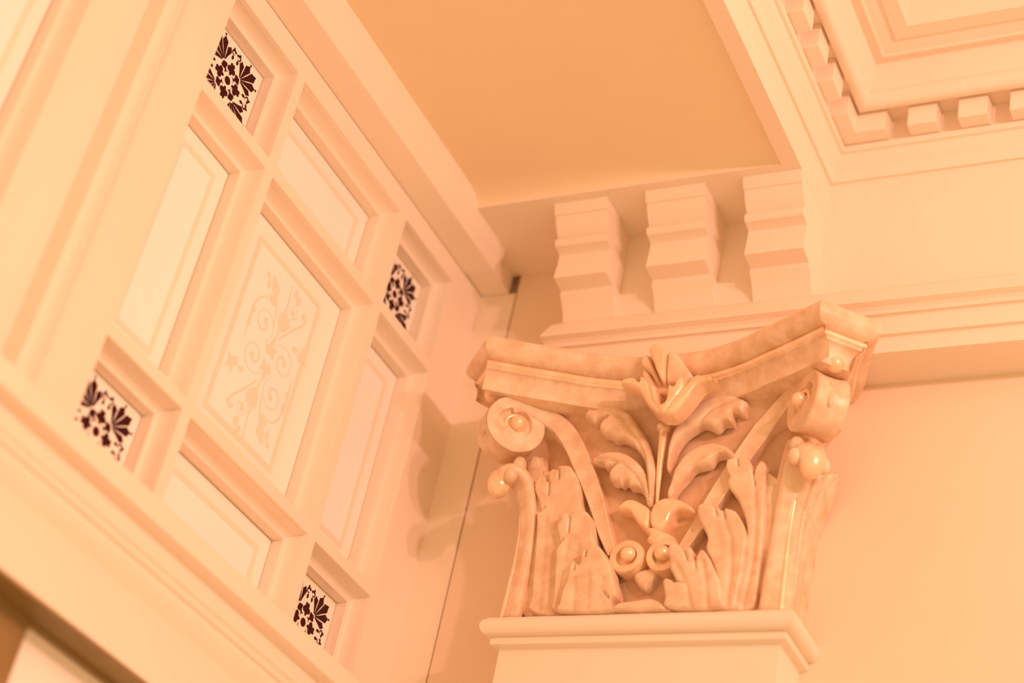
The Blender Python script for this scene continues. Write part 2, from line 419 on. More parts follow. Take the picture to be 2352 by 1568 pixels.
def ruby_ornament(cy, cz, s):
    """four palmettes to the corners, four crosslets on the axes, curls and dots"""
    it = []
    def put(pts, ang, w=None, kind='poly'):
        c, sn = math.cos(ang), math.sin(ang)
        it.append((kind, [(cy + s * (c * a - sn * b), cz + s * (sn * a + c * b)) for a, b in pts], w))
    def disc(a, b, r, ang, ry=None):
        ry = ry or r
        put([(a + r * math.cos(t), b + ry * math.sin(t)) for t in [2 * math.pi * k / 14 for k in range(14)]], ang)
    def petal(ang, r0, r1, w, tilt, base):
        loc = [(r0, -0.014), (r0 + 0.45 * (r1 - r0), -w * 0.55), (r0 + 0.78 * (r1 - r0), -w), (r0 + 0.86 * (r1 - r0), -w * 0.55), (r1, 0), (r0 + 0.86 * (r1 - r0), w * 0.55),
               (r0 + 0.78 * (r1 - r0), w), (r0 + 0.45 * (r1 - r0), w * 0.55), (r0, 0.014)]
        c, sn = math.cos(tilt), math.sin(tilt)
        # bend outwards: petals fan from a point at radius base
        put([(base + c * (a) - sn * b, sn * a + c * b) for a, b in loc], ang)
    disc(0, 0, 0.125, 0)
    for q in range(4):
        ang = math.pi / 4 + q * math.pi / 2
        put([(0.22, -0.10), (0.28, -0.035), (0.34, -0.035), (0.42, -0.135), (0.47, -0.13), (0.56, 0.0), (0.47, 0.13), (0.42, 0.135), (0.34, 0.035), (0.28, 0.035), (0.22, 0.10), (0.255, 0)], ang)
        for tilt, r1, w in ((0, 0.84, 0.136), (0.45, 0.74, 0.124), (-0.45, 0.74, 0.124), (0.95, 0.58, 0.104), (-0.95, 0.58, 0.104)):
            petal(ang, 0.07, r1, w, tilt, 0.54)
        for a, b in ((1.24, 0.34), (1.24, -0.34), (0.83, 0.62), (0.83, -0.62)):
            disc(a, b, 0.036, ang)
        ax = q * math.pi / 2
        # crosslet on the axis
        put([(0.20, -0.03), (0.28, -0.055), (0.30, -0.15), (0.38, -0.19), (0.455, -0.14), (0.46, -0.085), (0.545, -0.10), (0.60, -0.05), (0.56, 0.0), (0.60, 0.05), (0.545, 0.10), (0.46, 0.085), (0.455, 0.14),
             (0.38, 0.19), (0.30, 0.15), (0.28, 0.055), (0.20, 0.03)], ax)
        disc(0.40, 0.265, 0.028, ax)
        disc(0.40, -0.265, 0.028, ax)
        # pair of curls and drops at the edge
        for sg in (1, -1):
            cur = [(0.91 + 0.070 * math.cos(t), sg * (0.115 + 0.085 * math.sin(t))) for t in [math.pi * (1.15 - 1.55 * k / 9) for k in range(10)]]
            put(cur, ax, [s * (0.025 + 0.050 * k / 9) for k in range(10)], 'line')
            disc(0.74, sg * 0.115, 0.070, ax, 0.046)
    return it

def frame_line(y0, y1, z0, z1, w):
    return [('poly', [(y0, z0), (y1, z0), (y1, z0 + w), (y0, z0 + w)], None), ('poly', [(y0, z1 - w), (y1, z1 - w), (y1, z1), (y0, z1)], None),
            ('poly', [(y0, z0 + w), (y0 + w, z0 + w), (y0 + w, z1 - w), (y0, z1 - w)], None), ('poly', [(y1 - w, z0 + w), (y1, z0 + w), (y1, z1 - w), (y1 - w, z1 - w)], None)]

def arabesque(cy, cz):
    """etched spray, the same turned half round"""
    it = []
    def stroke(pts, w0, w1, n=8):
        c = curve_pts(pts, n)
        k = len(c)
        for sg in (1, -1):
            it.append(('line', [(cy + sg * p[0], cz + sg * p[1]) for p in c], [w0 + (w1 - w0) * i / (k - 1) for i in range(k)]))
    def poly(pts):
        for sg in (1, -1):
            it.append(('poly', [(cy + sg * a, cz + sg * b) for a, b in pts], None))
    def leaf(a, b, ang, L, w):
        c, s = math.cos(ang), math.sin(ang)
        poly([(a + c * u - s * v, b + s * u + c * v) for u, v in ((0, 0), (L * .35, w), (L * .7, w * .8), (L, 0), (L * .7, -w * .8), (L * .35, -w))])
    def curl(a, b, r, a0, turns, w):
        pts = []
        n = 26
        for i in range(n + 1):
            t = i / n
            ang = a0 + turns * 2 * math.pi * t
            rr = r * (1 - 0.82 * t)
            pts.append((a + rr * math.cos(ang), b + rr * math.sin(ang)))
        for sg in (1, -1):
            it.append(('line', [(cy + sg * p[0], cz + sg * p[1]) for p in pts], [w * (0.5 + 1.6 * (i / n) ** 2) for i in range(n + 1)]))
        leafp = pts[-1]
        poly([(leafp[0] + 0.0065 * math.cos(t), leafp[1] + 0.0065 * math.sin(t)) for t in [2 * math.pi * k / 10 for k in range(10)]])
    stroke([(0.0, 0.028), (0.004, 0.07), (0.006, 0.12), (0.002, 0.165)], 0.0045, 0.0030)
    stroke([(0.010, 0.050), (0.035, 0.085), (0.060, 0.115), (0.070, 0.135)], 0.0030, 0.0070)
    stroke([(-0.012, 0.060), (-0.018, 0.090), (-0.030, 0.115)], 0.0030, 0.0045)
    leaf(-0.030, 0.112, math.radians(118), 0.036, 0.012)
    leaf(-0.024, 0.100, math.radians(160), 0.026, 0.009)
    for k, a in enumerate((52, 66, 80, 95, 110)):
        leaf(0.006 + 0.004 * k * 0, 0.064, math.radians(a), 0.040 + 0.010 * (k in (1, 2, 3)), 0.0052)
    poly([(-0.010, 0.006), (-0.018, 0.022), (-0.008, 0.026), (-0.004, 0.044), (0.004, 0.028), (0.018, 0.030), (0.010, 0.016), (0.014, 0.004), (0.002, 0.010)])
    curl(-0.040, 0.052, 0.034, math.radians(-60), 1.35, 0.0030)
    curl(0.040, 0.018, 0.034, math.radians(150), -1.35, 0.0030)
    stroke([(-0.076, 0.020), (-0.082, 0.050), (-0.074, 0.080), (-0.055, 0.098), (-0.030, 0.098)], 0.0065, 0.0020)
    stroke([(0.078, 0.005), (0.082, -0.030), (0.074, -0.060)], 0.0020, 0.0070)
    leaf(0.052, 0.060, math.radians(15), 0.020, 0.006)
    poly([(0.070, 0.060), (0.082, 0.072), (0.080, 0.082), (0.092, 0.076), (0.104, 0.084), (0.100, 0.066), (0.106, 0.054), (0.092, 0.058), (0.080, 0.048)])
    leaf(0.030, 0.138, math.radians(80), 0.024, 0.008)
    leaf(0.050, 0.128, math.radians(40), 0.020, 0.006)
    leaf(0.016, 0.150, math.radians(70), 0.022, 0.007)
    curl(0.030, 0.120, 0.018, math.radians(200), -1.1, 0.0024)
    leaf(-0.058, 0.112, math.radians(95), 0.022, 0.006)
    leaf(-0.052, 0.132, math.radians(70), 0.018, 0.006)
    leaf(-0.062, 0.132, math.radians(130), 0.016, 0.005)
    return it

def make_window(name, label):
    w = tag(root_at(name, (XS, 2.05, 1.149)), label, kind='structure')
    xb_ = XS - 0.075
    zt, zb, yl, yr = 2.1308, 1.100, 1.5301, 2.5969
    new_obj('rail', *boxes((xb_, XS, yl, yr, ZH[0], zt)), SASHPAINT, w)
    new_obj('rail', *boxes((xb_, XS, yl, yr, zb, ZH[5])), SASHPAINT, w)
    new_obj('stile', *boxes((xb_, XS, yl, YV[0], ZH[5], ZH[0])), SASHPAINT, w)
    new_obj('stile', *boxes((xb_, XS, YV[5], yr, ZH[5], ZH[0])), SASHPAINT, w)
    for a, b in ((1, 2), (3, 4)):
        new_obj('muntin', *boxes((xb_, XS, YV[a], YV[b], ZH[5], ZH[0])), SASHPAINT, w)
    for c in (0, 2, 4):
        for a, b in ((1, 2), (3, 4)):
            new_obj('muntin', *boxes((xb_, XS, YV[c], YV[c + 1], ZH[b], ZH[a])), SASHPAINT, w)
    mp2 = [(-0.0010, 0.0006), (0.0005, 0.0010), (0.0005, 0.003), (0.0012, 0.0045)]
    for k in range(1, 9):
        t = k / 8 * math.pi / 2
        mp2.append((0.0012 + 0.0138 * (1 - math.cos(t)), 0.0045 + 0.0310 * math.sin(t)))
    mp2 += [(0.0152, 0.0345), (0.0190, 0.0340), (0.0200, 0.0350), (0.0203, 0.0375), (0.0215, 0.0580), (0.0215, 0.0660)]
    for ci, c in enumerate((0, 2, 4)):
        for ri, r in enumerate((0, 2, 4)):
            y0, y1, z1, z0 = YV[c], YV[c + 1], ZH[r], ZH[r + 1]
            cor = ((y0, z0, 1, 1), (y1, z0, -1, 1), (y1, z1, -1, -1), (y0, z1, 1, -1))
            secs = [[(XS - e, y + sy * d, z + sz * d) for d, e in mp2] for y, z, sy, sz in cor]
            new_obj('moulding', *loft(secs, closed_u=True, caps=False), SASHPAINT, w, angle=30)
            g = 0.0232
            p = new_obj('pane', *boxes((XG - 0.004, XG, y0 + g, y1 - g, z0 + g, z1 - g)), OPAL, w)
            cy, cz = (y0 + y1) / 2, (z0 + z1) / 2
            if ci != 1 and ri != 1:
                p['label'] = 'square opal glass pane with a dark ruby palmette ornament'
                new_obj('ruby_ornament', *strokes(ruby_ornament(cy, cz, 0.0655), XG + 0.0006), RUBY, p)
            else:
                m, mz = (0.079, 0.057) if ci == ri == 1 else (0.050, 0.050)
                f = 0.012
                ya, yb_, za, zb_ = y0 + m, y1 - m, z0 + mz, z1 - mz
                new_obj('frosted_field', *strokes([('poly', [(ya + f, za + f), (yb_ - f, za + f), (yb_ - f, zb_ - f), (ya + f, zb_ - f)], None)], XG + 0.0003), FROST, p)
                new_obj('etched_border', *strokes(frame_line(ya, yb_, za, zb_, f), XG + 0.0003), ETCH, p)
                if ci == 1 and ri == 1:
                    p['label'] = 'large opal glass pane with a faint etched flower spray'
                    new_obj('etched_spray', *strokes(arabesque(cy + 0.012, cz - 0.005), XG + 0.0006), ETCH, p)
    return w

w1 = make_window('window_1', 'nine-pane cream sash window with four dark red ornamented corner panes')
def dup(src, name, shift, label):
    c = src.copy()
    c.name = name
    COL.objects.link(c)
    c.location = Vector(src.location) + Vector(shift)
    c['label'] = label
    for ch in list(src.children):
        k = ch.copy()
        COL.objects.link(k)
        k.parent = c
        for g in list(ch.children):
            q = g.copy()
            COL.objects.link(q)
            q.parent = k
    return c
w2 = dup(w1, 'window_2', (0, -1.1209, 0), 'neighbouring cream sash window beyond the moulded mullion')

# lower light under the transom
w3 = tag(root_at('window_3', (XS, 2.1, -0.9)), 'pale lower window light with olive painted shade round it under the moulded transom', kind='structure')
XL = -1.742
def rounded(y0, y1, z0, z1, r, n=6):
    out = []
    for (cy, cz, a0) in ((y1 - r, z1 - r, 0), (y0 + r, z1 - r, 90), (y0 + r, z0 + r, 180), (y1 - r, z0 + r, 270)):
        for k in range(n + 1):
            a = math.radians(a0 + 90 * k / n)
            out.append((cy + r * math.cos(a), cz + r * math.sin(a)))
    return out
inn = rounded(1.700, 2.470, -0.60, 0.9075, 0.012)
outr = rounded(1.52, 2.595, -0.9, 0.9170, 0.001)
secs = [[(XL - 0.03, a, b) for a, b in outr], [(XL + 0.002, a, b) for a, b in outr], [(XL + 0.002, a, b) for a, b in inn], [(XL - 0.012, a, b) for a, b in inn], [(XL - 0.03, a, b) for a, b in inn]]
new_obj('reveal_shade', *loft(secs, closed_v=True, caps=False), SHADE_OLIVE, w3, angle=40)  # dark surround painted in as the shadowed reveal round the lower pane
new_obj('underside_shade', *boxes((XL, -1.6878, 1.531, 2.595, 0.9135, 0.9177)), SHADE_OLIVE, w3)  # thin plate added to darken the transom underside, shade as colour
new_obj('pane', *boxes((XL - 0.016, XL - 0.010, 1.69, 2.48, -0.62, 0.9150)), OPAL, w3)
new_obj('stile', *boxes((-1.80, -1.690, 1.459, 1.530, -0.9, 0.9177)), SASHPAINT, w3)


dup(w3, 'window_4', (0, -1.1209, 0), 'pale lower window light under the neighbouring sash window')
# ---------------------------------------------------------------- pilaster
XC, Z0 = -1.195, 1.303
pil = tag(root_at('pilaster', (XC, YW, -1.6)), 'square cream pilaster shaft with a moulded neck under the ornate capital', 'pilaster')
YP = YW - 0.0005
def u_loft(levels, xl, xr, yf, back):
    """sections of a U shaped band round a pilaster, offset o at height z"""
    return [[(xl - o, back, z), (xl - o, yf - o, z), (xr + o, yf - o, z), (xr + o, back, z)] for o, z in levels]
XSL, XSR, YSF = -1.4490, -0.9370, 2.4930
new_obj('shaft', *loft(u_loft([(0, -1.6), (0, 1.262)], XSL, XSR, YSF, YP), closed_v=True), PAINT, pil)
nk = [(0.0, 1.2500), (0.0010, 1.2530), (0.0130, 1.2560), (0.0140, 1.2580), (0.0143, 1.2680), (0.0135, 1.2700), (0.0150, 1.2705)]
for k in range(11):
    t = math.radians(-70 + 135 * k / 10)
    nk.append((0.0170 + 0.0150 * math.cos(t), 1.2860 + 0.0165 * math.sin(t)))
nk += [(0.0235, 1.3015), (0.0225, 1.3030), (0.0, 1.3032)]
new_obj('neck_moulding', *loft(u_loft(nk, XSL, XSR, YSF, YP), closed_v=True), PAINT, pil, angle=35)

# ---------------------------------------------------------------- capital
cap = tag(root_at('pilaster_capital', (XC, YW, Z0)), 'ornate gilded pilaster capital with corner scrolls, acanthus leaves and a central flower', 'capital')

def relief(name, key, bulge, rad, skirt, mat, parent, mirror=False, veins=(), vein_depth=0.0, vein_w=0.004, curl=0.0, curl_from=0.55, step=0.0042, remap=None, outline=None, push=0.0, notches=()):
    """carved leaf: a traced outline filled with points, swollen towards its middle, laid on its own plane"""
    y0, k, raw = TRACE[key]
    raw = outline or raw
    P = [(-a if mirror else a, b) for a, b in raw]
    P = [(a * 1e-4, b * 1e-4) for a, b in P]
    C = curve_pts(P, 4, closed=True)
    # resample evenly
    C.append(C[0])
    L = [0]
    for i in range(1, len(C)):
        L.append(L[-1] + float(np.linalg.norm(C[i] - C[i - 1])))
    n = max(24, int(L[-1] / (step * 0.75)))
    ring = []
    for i in range(n):
        t = L[-1] * i / n
        j = int(np.searchsorted(L, t, side='right')) - 1
        j = min(j, len(C) - 2)
        f = (t - L[j]) / max(L[j + 1] - L[j], 1e-9)
        ring.append(C[j] * (1 - f) + C[j + 1] * f)
    R_ = np.array(ring)
    lo, hi = R_.min(0), R_.max(0)
    grid = []
    row = 0
    yv = lo[1]
    rnd = random.Random(5)
    while yv < hi[1]:
        xv = lo[0] + (step / 2 if row % 2 else 0)
        while xv < hi[0]:
            grid.append((xv + rnd.uniform(-.1, .1) * step, yv + rnd.uniform(-.1, .1) * step))
            xv += step
        yv += step * 0.866
        row += 1
    G = np.array(grid)
    A, B = R_, np.roll(R_, -1, 0)
    def dist(Q):
        d = np.full(len(Q), 1e9)
        for i in range(0, len(Q), 400):
            q = Q[i:i + 400, None, :]
            ab = (B - A)[None]
            t = np.clip(((q - A[None]) * ab).sum(2) / ((ab ** 2).sum(2) + 1e-15), 0, 1)
            d[i:i + 400] = np.sqrt((((A[None] + ab * t[..., None]) - q) ** 2).sum(2)).min(1)
        return d
    def inside(Q):
        x, y = Q[:, 0][:, None], Q[:, 1][:, None]
        c = ((A[:, 1][None] > y) != (B[:, 1][None] > y)) & (x < (B[:, 0] - A[:, 0])[None] * (y - A[:, 1][None]) / ((B[:, 1] - A[:, 1])[None] + 1e-15) + A[:, 0][None])
        return (c.sum(1) % 2) == 1
    m = inside(G)
    G = G[m]
    dg = dist(G) if len(G) else np.zeros(0)
    keep = dg > step * 0.45
    G, dg = G[keep], dg[keep]
    pts = [Vector(p) for p in ring] + [Vector(p) for p in G]
    vs, es, fs, *_ = delaunay_2d_cdt(pts, [(i, (i + 1) % n) for i in range(n)], [], 1, 1e-7)
    Q = np.array([tuple(v) for v in vs])
    nq = len(Q)
    d = dist(Q)
    d[:n] = 0 if nq >= n else d[:n]
    h = bulge * np.sqrt(np.maximum(0, 1 - (1 - np.minimum(d / rad, 1)) ** 2))
    for group, depth, width in ((veins, vein_depth, vein_w), (notches, 0.0055, 0.0020)):
        for poly in group:
            V_ = np.array(poly, float) * 1e-4
            if mirror:
                V_[:, 0] *= -1
            best = np.full(nq, 1e9)
            for i in range(len(V_) - 1):
                a, b = V_[i], V_[i + 1]
                ab = b - a
                t = np.clip(((Q - a) @ ab) / (ab @ ab), 0, 1)
                best = np.minimum(best, np.linalg.norm(Q - (a + t[:, None] * ab), axis=1))
            h = h - depth * np.exp(-(best / width) ** 2) * np.minimum(1, 0.25 + d / (rad * 0.5))
    h = np.maximum(h, -0.002)
    tt = np.clip((Q[:, 1] - lo[1]) / (hi[1] - lo[1]) - curl_from, 0, 1) / (1 - curl_from)
    h = h + curl * tt ** 2 + push
    def place(q, fwd):
        p = (XC + q[0], y0 - k * q[1] - fwd, Z0 + q[1])
        return remap(p, mirror) if remap else p
    V = [place(q, f) for q, f in zip(Q, h)]
    F = [tuple(f) for f in fs]
    # boundary edges -> skirt back to the ground of the carving
    cnt = {}
    for f in F:
        for i in range(len(f)):
            e = (f[i], f[(i + 1) % len(f)])
            cnt[tuple(sorted(e))] = cnt.get(tuple(sorted(e)), 0) + 1
    bnd = [e for e, c in cnt.items() if c == 1]
    idx = {}
    for e in bnd:
        for i in e:
            if i not in idx:
                idx[i] = len(V)
                q = Q[i]
                V.append(place(q, h[i] - skirt))
    for a, b in bnd:
        F.append((a, b, idx[b], idx[a]))
    return new_obj(name, V, F, mat, parent, angle=62)

# bell
bell_lv = [(0.245, 2.5060, 0.0), (0.245, 2.5060, 0.18), (0.248, 2.5050, 0.30), (0.256, 2.5000, 0.37), (0.270, 2.4900, 0.405), (0.288, 2.4780, 0.424)]
secs = []
for hw, yf, h in bell_lv:
    c = 0.030
    secs.append([(XC - hw, YW, Z0 + h), (XC - hw, yf + c, Z0 + h), (XC - hw + c * .3, yf + c * .3, Z0 + h), (XC - hw + c, yf, Z0 + h), (XC + hw - c, yf, Z0 + h), (XC + hw - c * .3, yf + c * .3, Z0 + h), (XC + hw, yf + c, Z0 + h), (XC + hw, YW, Z0 + h)])
new_obj('bell', *loft(secs, closed_v=True), GROUND, cap, angle=50)

# abacus: concave sides, cut corners
half = [(0.0, 2.4485), (0.06, 2.4455), (0.10, 2.4365), (0.15, 2.4185), (0.184, 2.4010), (0.245, 2.3725), (0.300, 2.3440), (0.322, 2.3330)]
fr = curve_pts([(a, b) for a, b in half], 4)
sd = curve_pts([(0.0, 0.0), (0.030, 0.0160), (0.077, 0.0400), (0.138, 0.0640), (0.188, 0.0900)], 3)
right = [(XC + p[0], p[1]) for p in fr] + [(XC + 0.4020 - p[1], 2.4130 + p[0]) for p in sd]
plan = [(2 * XC - x, y) for x, y in right[::-1]][:-1] + right
def offset_plan(plan, d):
    out = []
    n = len(plan)
    for i in range(n):
        p = np.array(plan[i])
        a = p - np.array(plan[i - 1]) if i > 0 else None
        b = np.array(plan[i + 1]) - p if i < n - 1 else None
        ns = []
        for v in (a, b):
            if v is not None:
                v = v / np.linalg.norm(v)
                ns.append(np.array((-v[1], v[0])))      # inward normal: plan runs left to right in front
        m_ = sum(ns)
        m_ = m_ / np.linalg.norm(m_)
        k = d / max(0.4, float(m_ @ ns[0]))
        q = p + m_ * k
        if i in (0, n - 1):
            q[1] = YW
        out.append(q)
    return out
def abacus_ring(profile):
    return [[(q[0], q[1], z) for q in offset_plan(plan, d)] for d, z in profile]
ab = [(0.10, 1.8225), (0.0008, 1.8228)]
for k in range(0, 13):
    t = math.radians(32 - 122 * k / 12)
    ab.append((0.0205 - 0.0250 * math.cos(t), 1.8075 + 0.0255 * math.sin(t)))
ab += [(0.0205, 1.7815), (0.0212, 1.7640)]
for k in range(1, 8):
    t = k / 7 * math.pi / 2
    ab.append((0.0212 + 0.0150 * math.sin(t), 1.7640 - 0.0340 * (1 - math.cos(t)) - 0.0030 * k / 7))
ab += [(0.0365, 1.7260)]
ab = ab[1:]
Va, Fa = loft(abacus_ring(ab), closed_v=True, closed_u=False)
abo = new_obj('abacus', Va, Fa, PLASTER, cap, angle=38)
fl = [(0.0205, 1.7812), (0.0165, 1.7795), (0.0155, 1.7755), (0.0165, 1.7715), (0.0213, 1.7690)]
new_obj('gilt_fillet', *loft(abacus_ring(fl), closed_v=False), GILT, abo, angle=60)

# corner frames: s runs inwards along the diagonal, n is across it
S2 = math.sqrt(0.5)
def corner(side):
    M = np.array((XC + side * 0.3655, 2.3730))
    d = np.array((-side * S2, S2))
    nrm = np.array((-side * S2, -S2))
    return M, d, nrm
def at(side, s, a, h):
    M, d, nrm = corner(side)
    q = M + d * s + nrm * a
    return (q[0], q[1], Z0 + h)

def volute(side):
    """corner scroll: a thick disc whose faces carry a snail groove"""
    SC, HC, RV, TH = 0.0965, 0.3735, 0.0575, 0.0310
    V, F = [], []
    NA, NR = 72, 30
    def face_h(r, th):
        # the outer band steps down to an inner whorl; the step dies out where the whorl winds into the band
        a = (th - math.radians(-40)) % (2 * math.pi)
        rb = RV * (0.66 - 0.17 * (1 - a / (2 * math.pi)))
        dep = 0.0115 * math.sin(min(1.0, a / 4.6) * math.pi) ** 0.7
        if r > rb + 0.0020:
            return -0.0012 * (1 - (r / RV)) 
        if r > rb:
            return -dep * (1 - (r - rb) / 0.0020)
        t = 1 - r / rb
        return -dep * (1 - min(1, t * 1.1) ** 1.5) + 0.002 * t
    for sgn in (1, -1):
        base = len(V)
        for i in range(NR + 1):
            r = RV * (i / NR)
            for j in range(NA):
                th = 2 * math.pi * j / NA
                hh = face_h(r, th)
                rr = r
                if i == NR:
                    hh = -0.0020
                a = sgn * (TH + hh)
                V.append(at(side, SC + rr * math.cos(th), a, HC + rr * math.sin(th)))
        for i in range(NR):
            for j in range(NA):
                F.append((base + i * NA + j, base + i * NA + (j + 1) % NA, base + (i + 1) * NA + (j + 1) % NA, base + (i + 1) * NA + j))
    # rim: slightly hollow band
    nb = (NR + 1) * NA
    base = len(V)
    K = 8
    for k in range(K + 1):
        a = -TH + 0.002 + (2 * TH - 0.004) * k / K
        rr = RV + 0.0005 - 0.0042 * math.sin(math.pi * k / K) ** 0.6 * (1 if 0 < k < K else 0)
        for j in range(NA):
            th = 2 * math.pi * j / NA
            V.append(at(side, SC + rr * math.cos(th), a, HC + rr * math.sin(th)))
    for k in range(K):
        for j in range(NA):
            F.append((base + k * NA + j, base + k * NA + (j + 1) % NA, base + (k + 1) * NA + (j + 1) % NA, base + (k + 1) * NA + j))
    v = new_obj('volute', V, F, PLASTER, cap, angle=40)
    for sgn in (1, -1):
        c = at(side, SC, sgn * (TH - 0.001), HC - 0.001)
        # snail eye: a tapering coil ending in a ball
        coil = []
        n = 26
        for i in range(n + 1):
            t = i / n
            ang = math.radians(225 - 300 * t)
            rr = 0.0215 * (1 - 0.60 * t)
            coil.append((at(side, SC + rr * math.cos(ang), sgn * (TH - 0.004 + 0.006 * t), HC + rr * math.sin(ang)), 0.0018 + 0.0075 * t))
        secs = []
        for i, (p, r) in enumerate(coil):
            p = np.array(p)
            q = np.array(coil[min(i + 1, n)][0]) - np.array(coil[max(i - 1, 0)][0])
            q = q / np.linalg.norm(q)
            M, d, nrm = corner(side)
            a1 = np.array((nrm[0], nrm[1], 0.0)) * sgn
            b1 = np.cross(q, a1)
            secs.append([p + r * (math.cos(t) * a1 + math.sin(t) * b1) for t in [2 * math.pi * k / 10 for k in range(10)]])
        e = merge(loft(secs, closed_v=True), sphere(at(side, SC + 0.001, sgn * (TH + 0.0055), HC - 0.001), 0.0140))
        new_obj('eye', *e, GILT, v, smooth=True)
    new_obj('bead', *sphere(at(side, 0.0480, 0.0, 0.4330), 0.0165, (1, 1, 0.9)), GILT, v, smooth=True)
    # pierced detail on the rim
    for ang, L in ((18, 0.006), (-14, 0.016)):
        t = math.radians(180 + ang if True else 0)
        p = at(side, SC + (RV - 0.0052) * math.cos(math.radians(180 - ang)), 0.002, HC + (RV - 0.0052) * math.sin(math.radians(180 - ang)))
        new_obj('rim_stud', *sphere(p, 0.006, (1, 1, L / 0.006)), PLASTER, v, smooth=True)
    return v

def sweep_ribbon(path, half_w, depth, side_dirs, rnd=0.25):
    """flat band: path points with half widths, in-plane normals and thickness back"""
    secs = []
    for i, p in enumerate(path):
        t = path[min(i + 1, len(path) - 1)] - path[max(i - 1, 0)]
        t = t / np.linalg.norm(t)
        f = side_dirs[i]
        f = f - t * (f @ t)
        f = f / np.linalg.norm(f)
        w = np.cross(t, f)
        a, b = half_w[i], depth[i]
        secs.append([p - w * a - f * b, p - w * a - f * 0.0015, p - w * (a - 0.0020), p - w * a * 0.55 - f * 0.0012, p + w * a * 0.3 - f * 0.0018, p + w * (a - 0.0045) - f * 0.0006, p + w * (a - 0.0022) + f * 0.0008, p + w * a - f * 0.0020, p + w * a - f * b])
    return loft(secs, closed_v=True)

def volute_stem(side):
    SC, HC, RV, TH = 0.0965, 0.3735, 0.0575, 0.0310
    pts, hw, dp, nd = [], [], [], []
    M, d, nrm = corner(side)
    nd_diag = np.array((nrm[0], nrm[1], 0.0))
    nd_front = np.array((0.0, -1.0, 0.0))
    for a in (112, 88, 66):
        r = RV - 0.0175
        pts.append(np.array(at(side, SC + (r + 0.010 * (112 - a) / 46) * math.cos(math.radians(a)), TH, HC + (r + 0.010 * (112 - a) / 46) * math.sin(math.radians(a)))))
        hw.append(0.0185)
        dp.append(0.055)
        nd.append(nd_diag)
    flat = [(0.2150, 2.4700, 0.3990, .0190, .045), (0.1860, 2.4790, 0.3640, .0185, .030), (0.1600, 2.4810, 0.3190, .0178, .026), (0.1330, 2.4815, 0.2700, .0165, .026), (0.1090, 2.4810, 0.2200, .0145, .026), (0.0880, 2.4800, 0.1710, .0120, .026), (0.0640, 2.4790, 0.1230, .0085, .026)]
    for u, y, h, w, dd in flat:
        pts.append(np.array((XC + side * u, y, Z0 + h)))
        hw.append(w)
        dp.append(dd)
        nd.append(nd_front if h < 0.39 else nd_front + nd_diag)
    C = curve_pts(pts, 6)
    m = len(C)
    def interp(arr):
        return [arr[min(int(i / 6), len(arr) - 1)] * (1 - (i % 6) / 6) + arr[min(int(i / 6) + 1, len(arr) - 1)] * ((i % 6) / 6) for i in range(m)]
    V, F = sweep_ribbon(C, interp(hw), interp(dp), interp(nd))
    return new_obj('volute_stem', V, F, PLASTER, cap, angle=45)

def to_side(p, mirror):
    """reflect a front leaflet across the corner diagonal onto the return face"""
    side = 1 if mirror else -1
    M, d, nrm = corner(side)
    q = np.array(p[:2]) - M
    a, b = float(q @ d), float(q @ nrm)
    r = M + d * a - nrm * b
    return (r[0], min(r[1], YW + 0.004), p[2])

